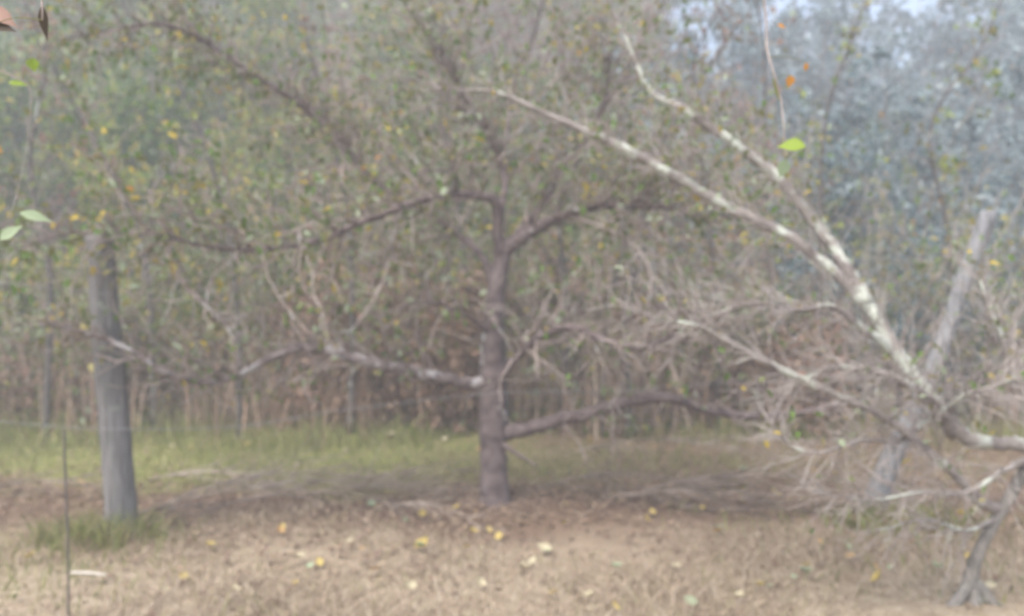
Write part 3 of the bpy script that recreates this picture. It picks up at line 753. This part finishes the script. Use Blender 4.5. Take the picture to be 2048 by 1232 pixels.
# fern-like green tuft at the foot of the leaning post
g = np.random.default_rng(77)
def tuft(name, c, rx, ry, n, h, mat, label, cat, width):
    ra = np.sqrt(g.random(n)) * 1.8; th = g.uniform(0, 2 * np.pi, n)
    x = c[0] + ra * np.cos(th) * rx; y = c[1] + ra * np.sin(th) * ry
    P = np.stack([x, y, gz(x, y) - 0.005], 1)
    V, f = blades(P, g.uniform(0.5, 1.1, n) * h, g.uniform(0.3, 1.4, n), g.uniform(0.6, 1.3, n) * width, g)
    base = np.array([c[0], c[1], float(gz(c[0], c[1]))])
    o = mk(name, V - base, f, mat); o.location = base
    tag(o, label, cat)
tuft('grass_tuft', (-2.42, 4.98), 0.2, 0.15, 300, 0.2, M['green_grass'], 'pale green grass tuft hugging the foot of the upright grey post', 'grass tuft', 0.008)
tuft('grass_tuft', (2.42, 5.35), 0.27, 0.16, 200, 0.13, M['green_grass'], 'dark green leafy tuft before the foot of the leaning post', 'grass tuft', 0.02)

# --- fallen branches heaped on the ground
def fallen(px, py, length, ang, g, lab, r0=0.007, mat='twig_dead', lift=0.05, ntw=9):
    Y = FPX * CAM_H / (py - 616)
    c = at(px, py, Y)
    d = np.array([math.cos(ang), math.sin(ang), 0.0])
    q = wander(np.array([0, 0, 0]) - d * length / 2, d, length, 9, g, 0.10, 0)
    q = q + c
    arch = np.sin(np.linspace(0, np.pi, len(q))) * lift
    q[:, 2] = gz(q[:, 0], q[:, 1]) + 0.02 + arch
    base = q[0].copy()
    root = tag(empty('fallen_branch', base), lab, 'branch', 'dead branches lying on the ground')
    tb = Tubes(); r = np.linspace(r0, r0 * 0.35, len(q)); tb.add(q, r, 6, 0.05, g)
    st = local(tb.build('stick', M[mat], root), base)
    tw = Tubes()
    for k in range(ntw):
        j = int(g.integers(1, len(q) - 1)); dd = unit(d + g.normal(size=3) * np.array([0.4, 0.4, 0.18]) + np.array([0, 0, 0.06]))
        q2 = wander(q[j], dd, length * g.uniform(0.25, 0.5), 5, g, 0.15, -0.01)
        q2[:, 2] = np.maximum(q2[:, 2], gz(q2[:, 0], q2[:, 1]) + 0.01)
        tw.add(q2, np.linspace(r0 * 0.5, r0 * 0.2, len(q2)), 4)
    local(tw.build('twig', M[mat], root), base)
g = np.random.default_rng(88)
FB = [
    (640, 962, 1.6, 0.15, 'long fallen branch lying on the green grass left of the centre trunk'),
    (560, 985, 1.5, 0.35, 'fallen branch on the left brush heap nearest the upright post'),
    (700, 975, 1.5, -0.05, 'fallen branch lying highest on the left brush heap'),
    (780, 962, 1.3, -0.12, 'fallen branch on the left brush heap touching the grass edge'),
    (470, 1010, 1.4, 0.45, 'fallen branch slanting from the brush heap towards the upright post'),
    (620, 1015, 1.4, 0.25, 'fallen branch under the front of the left brush heap'),
    (760, 1000, 1.2, 0.05, 'fallen branch at the right end of the left brush heap'),
    (880, 1035, 1.0, -0.5, 'pale curved fallen branch in front of the centre trunk'),
    (450, 960, 1.2, 0.05, 'thin fallen branch on the grass right of the upright post'),
    (350, 1040, 1.1, 0.6, 'fallen branch in brown litter right of the green tuft'),
    (1340, 915, 1.9, -0.05, 'long arched fallen branch on the grass right of the centre trunk'),
    (1480, 975, 1.5, 0.15, 'fallen branch on the ground below the bent right limb'),
    (1250, 985, 1.3, 0.1, 'fallen branch right beside the centre trunk foot'),
    (1600, 960, 1.4, 0.2, 'fallen branch crossing the foot of the leaning post'),
    (1560, 1020, 1.3, -0.1, 'fallen branch in the brown litter left of the leaning post'),
    (1380, 1010, 1.2, -0.2, 'fallen branch in the brown litter below the bent right limb'),
    (1720, 1010, 1.0, 0.9, 'fallen branch rising beside the foot of the leaning post'),
    (100, 1000, 1.3, 0.05, 'fallen branch at the left edge beyond the iron rod'),
    (1900, 1010, 1.2, -0.3, 'fallen branch behind the base of the lichen covered tree'),
]
for k, (px, py, ln, ang, lab) in enumerate(FB):
    fallen(px, py, ln, ang, g, lab, r0=g.uniform(0.006, 0.011), mat='twig_dead' if k in (1, 2, 4, 7, 8, 10, 13) else 'brush', lift=g.uniform(0.03, 0.14), ntw=int(g.integers(14, 24)))
P = np.array([at(143, 1166, 4.12), at(178, 1166, 4.12), at(212, 1171, 4.1)]); P[:, 2] = gz(P[:, 0], P[:, 1]) + 0.05
P, r = smooth_path(P, [0.008, 0.009, 0.005], 5)
m_, n_, l_, b_ = new_mat('peeled stick'); b_.inputs['Base Color'].default_value = (0.5, 0.46, 0.4, 1); b_.inputs['Roughness'].default_value = 0.8
tb = Tubes(); tb.add(P, r, 7, 0.06)
tag(tb.build('peeled_stick', m_, None), 'short white peeled stick lying on the grass beside the dark rod', 'stick')

# --- overhanging twigs close to the camera, with their few big leaves
def big_leaf(p, d, nrm, L, Wd, mat, parent, loc, curl=0.2):
    """a broad leaf with a blade of 2 x 7 cells, pointed tip and a stalk end"""
    d = unit(d); s = unit(np.cross(d, nrm)); u = np.cross(s, d)
    prof = [0.02, 0.55, 0.92, 1.0, 0.86, 0.55, 0.22, 0.0]
    V = []
    for k, w_ in enumerate(prof):
        t = k / 7
        c = p + d * L * t - u * curl * L * t * t
        V += [c + s * Wd * 0.5 * w_ + u * Wd * 0.12 * w_, c, c - s * Wd * 0.5 * w_ + u * Wd * 0.12 * w_]
    q = []
    for k in range(7):
        a = 3 * k
        q += [[a, a + 1, a + 4, a + 3], [a + 1, a + 2, a + 5, a + 4]]
    return local(mk('leaf', V, [np.array(q)], mat, parent, smooth=True), loc)
def overhang(pts, leaves, label, mat=None):
    P, r = traced(pts); P, r = smooth_path(P, r, 6)
    base = P[0].copy()
    root = tag(empty('overhanging_twig', base), label, 'twig', 'twigs hanging in front of the camera')
    tb = Tubes(); tb.add(P, r, 6, 0.05)
    local(tb.build('stem', mat or M['twig_brown'], root), base)
    for (px, py, Y, dx, dz, L, Wd, m) in leaves:
        p = at(px, py, Y)
        k = np.argmin(np.linalg.norm(P - p, axis=1))
        pet = Tubes(); mid = (P[k] + p) / 2 + np.array([0, 0, 0.01])
        q, rq = smooth_path([P[k], mid, p], [0.0016, 0.0012, 0.001], 4); pet.add(q, rq, 4)
        lf = big_leaf(p, np.array([dx, 0.15, dz]), np.array([0.1, -0.9, 0.5]), L, Wd, M[m], root, base)
        pet.build('leaf_stalk', M['leaf_olive'], lf).location = (0, 0, 0)
overhang([(1500, -260, 3.0, 6), (1530, 20, 2.9, 4), (1535, 100, 2.8, 3.5), (1560, 190, 2.7, 3), (1568, 260, 2.6, 2.5), (1572, 330, 2.55, 2)],
         [(1612, 292, 2.5, -1, 0.12, 0.082, 0.05, 'leaf_lime'), (1572, 318, 2.55, -0.25, -1, 0.06, 0.04, 'leaf_pale'), (1582, 150, 2.7, -0.1, -1, 0.04, 0.03, 'leaf_orange'),
          (1545, 155, 2.75, 0.45, -1, 0.085, 0.022, 'leaf_olive'), (1612, 125, 2.8, 0.05, -1, 0.03, 0.018, 'leaf_orange'), (1555, 50, 2.9, 1, -0.15, 0.035, 0.02, 'leaf_orange'),
          ],
         'overhanging twig at upper right carrying one bright lime green leaf', M['twig_brown'])
overhang([(-160, 60, 2.6, 6), (-60, 110, 2.5, 4), (20, 150, 2.4, 3), (60, 180, 2.4, 2), (52, 300, 2.4, 1.5), (20, 430, 2.4, 2), (-20, 470, 2.4, 1.5)],
         [(65, 115, 2.4, 0.0, -1, 0.04, 0.036, 'leaf_lime'), (15, 165, 2.4, 1, 0, 0.055, 0.02, 'leaf_lime'), (38, 425, 2.4, 1, -0.2, 0.09, 0.032, 'leaf_pale'), (0, 480, 2.4, 1, 0.9, 0.07, 0.04, 'leaf_pale')],
         'overhanging twig at the left edge with yellow green leaves', M['twig_brown'])
overhang([(60, -240, 1.9, 9), (75, -80, 1.85, 7), (84, 5, 1.8, 5), (85, 40, 1.8, 3)],
         [(84, 8, 1.8, 0.0, -1, 0.075, 0.02, 'leaf_brown'), (-30, 15, 1.8, 1, -0.5, 0.07, 0.04, 'leaf_rosy'), (-20, 50, 1.8, 1, -0.1, 0.05, 0.03, 'leaf_brown')],
         'dark twig hanging into the top left corner with a brown curled leaf')

# --- fallen leaves lying on the verge
g = np.random.default_rng(95)
def fall_mesh(mat, L, Wd, curl):
    prof = [0.03, 0.6, 0.95, 1.0, 0.8, 0.45, 0.0]; V = []
    for k, w_ in enumerate(prof):
        t = k / 6 - 0.5
        for s in (-1, -0.5, 0, 0.5, 1):
            V.append([t * L, s * 0.5 * w_ * Wd, curl * (t * t * L * 2 + s * s * Wd * 0.5 * w_) + 0.002])
    q = [[5 * k + j, 5 * k + j + 1, 5 * k + j + 6, 5 * k + j + 5] for k in range(6) for j in range(4)]
    return np.array(V), np.array(q)
cols = {'y': ('yellow', 'fall_yellow'), 'c': ('cream', 'fall_cream'), 'g': ('pale green', 'fall_green'), 'o': ('orange', 'fall_orange')}
meshes = {}
for c, (nm, mm) in cols.items():
    for v in range(2):
        V, q = fall_mesh(None, 0.075, 0.048 + 0.012 * v, 0.25 + 0.3 * v)
        o = mk('fallen_leaf', V, [q], M[mm], smooth=True)
        meshes[c, v] = [o, False]
FL = [(780, 878, 'c', 1.5), (1022, 842, 'y', 1.5), (845, 1105, 'y', 1.2), (1088, 1092, 'c', 1.2), (1292, 1048, 'y', 1), (1232, 1127, 'g', 1), (1045, 1135, 'c', 1), (1065, 1120, 'c', .9), (1680, 928, 'c', 1.3),
      (1757, 1170, 'y', 1.1), (1752, 1143, 'o', .9), (1230, 1212, 'y', .9), (998, 1072, 'y', 1), (1228, 1000, 'y', 1), (1305, 1033, 'y', .9), (750, 1160, 'o', .9), (900, 1000, 'g', 1.2), (742, 1015, 'g', 1), (754, 970, 'g', 1.3),
      (820, 1192, 'c', .8), (543, 966, 'g', 1), (508, 1208, 'c', .9), (590, 845, 'c', 1.4), (605, 832, 'c', 1.2), (490, 888, 'y', 1), (338, 904, 'c', 1), (86, 908, 'c', 1.3), (162, 970, 'o', 1), (62, 1133, 'y', 1),
      (1482, 985, 'y', 1.2), (1488, 953, 'g', 1.3), (1625, 990, 'c', 1.1), (1436, 1070, 'o', 1), (1508, 1076, 'c', .9), (1872, 1140, 'g', 1), (1612, 1152, 'g', 1), (1540, 1175, 'g', .8), (1700, 1118, 'o', 1),
      (1382, 1200, 'g', 1), (945, 1065, 'y', .9), (1180, 895, 'y', 1), (1495, 870, 'c', 1), (1310, 908, 'o', .8), (712, 848, 'y', 1), (890, 880, 'c', .9), (1130, 1018, 'y', .8), (1350, 1130, 'c', 1), (1180, 1190, 'c', .8), (1850, 855, 'o', 1), (1410, 855, 'y', 1),
      (640, 1145, 'y', .8), (420, 1130, 'c', .8), (960, 1180, 'c', .8), (1480, 1190, 'c', .8), (1900, 1060, 'c', 1), (1640, 1085, 'o', .8), (330, 1195, 'c', .7), (560, 1080, 'o', .8)]
for px, py, c, s in [(g.uniform(20, 2030), 830 + 390 * g.random() ** 0.9, 'ycgo'[int(g.choice(4, p=[.35, .3, .15, .2]))], g.uniform(0.5, 0.9)) for _ in range(60)]:
    FL.append((px, py, c, s))
def where(x, y):
    if y > 7.4: return 'on the grass far behind the fence'
    side = 'left' if x < -0.15 else 'right'
    if y > 5.2:
        if x < -1.6: return 'in the grass near the upright grey post'
        if x > 1.7: return 'on the ground near the leaning post'
        return f'in brown litter {side} of the centre trunk'
    if x < -1.5: return 'on the near verge around the dark rod'
    if x > 1.4: return 'on the near verge left of the lichen covered tree'
    return f'on dry grass in the near middle, {side} of the centre trunk'
for px, py, c, s in FL:
    Y = FPX * CAM_H / (py - 616); p = at(px, py, Y)
    v = int(g.integers(0, 2)); src = meshes[c, v]
    o = src[0] if not src[1] else src[0].copy()
    if src[1]: C.objects.link(o)
    src[1] = True
    p[2] = float(gz(p[0], p[1]))
    o.location = (p[0], p[1], p[2] + (0.035 if Y < 5.3 else 0.03))
    o.rotation_euler = (g.normal() * 0.35, g.normal() * 0.35, g.uniform(0, 6.28))
    s *= 1.0 + 0.04 * (Y - 4); o.scale = (s, s, s)
    wh = where(p[0], p[1])
    tag(o, f'{cols[c][0]} fallen leaf {wh}', 'leaf', f'{cols[c][0]} leaves fallen {wh}')

# ------------------------------------------------------------------ the hazy air
x0, x1, y0, y1, z0, z1 = -48, 48, -10, 68, -1.2, 28
V = [(x, y, z) for x in (x0, x1) for y in (y0, y1) for z in (z0, z1)]
hz = mk('haze', V, [np.array([[0, 1, 3, 2], [4, 6, 7, 5], [0, 4, 5, 1], [2, 3, 7, 6], [0, 2, 6, 4], [1, 5, 7, 3]])], bpy.data.materials.new('hazy air'))
hm = hz.data.materials[0]; hm.use_nodes = True
for nd in list(hm.node_tree.nodes):
    if nd.type == 'BSDF_PRINCIPLED': hm.node_tree.nodes.remove(nd)
pv = hm.node_tree.nodes.new('ShaderNodeVolumePrincipled')
pv.inputs['Color'].default_value = (0.88, 0.92, 0.97, 1)
pv.inputs['Density'].default_value = 0.0105
pv.inputs['Anisotropy'].default_value = 0.0
hm.node_tree.links.new(pv.outputs[0], hm.node_tree.nodes['Material Output'].inputs['Volume'])
hz['kind'] = 'stuff'
hz['label'] = 'pale haze hanging in the air'
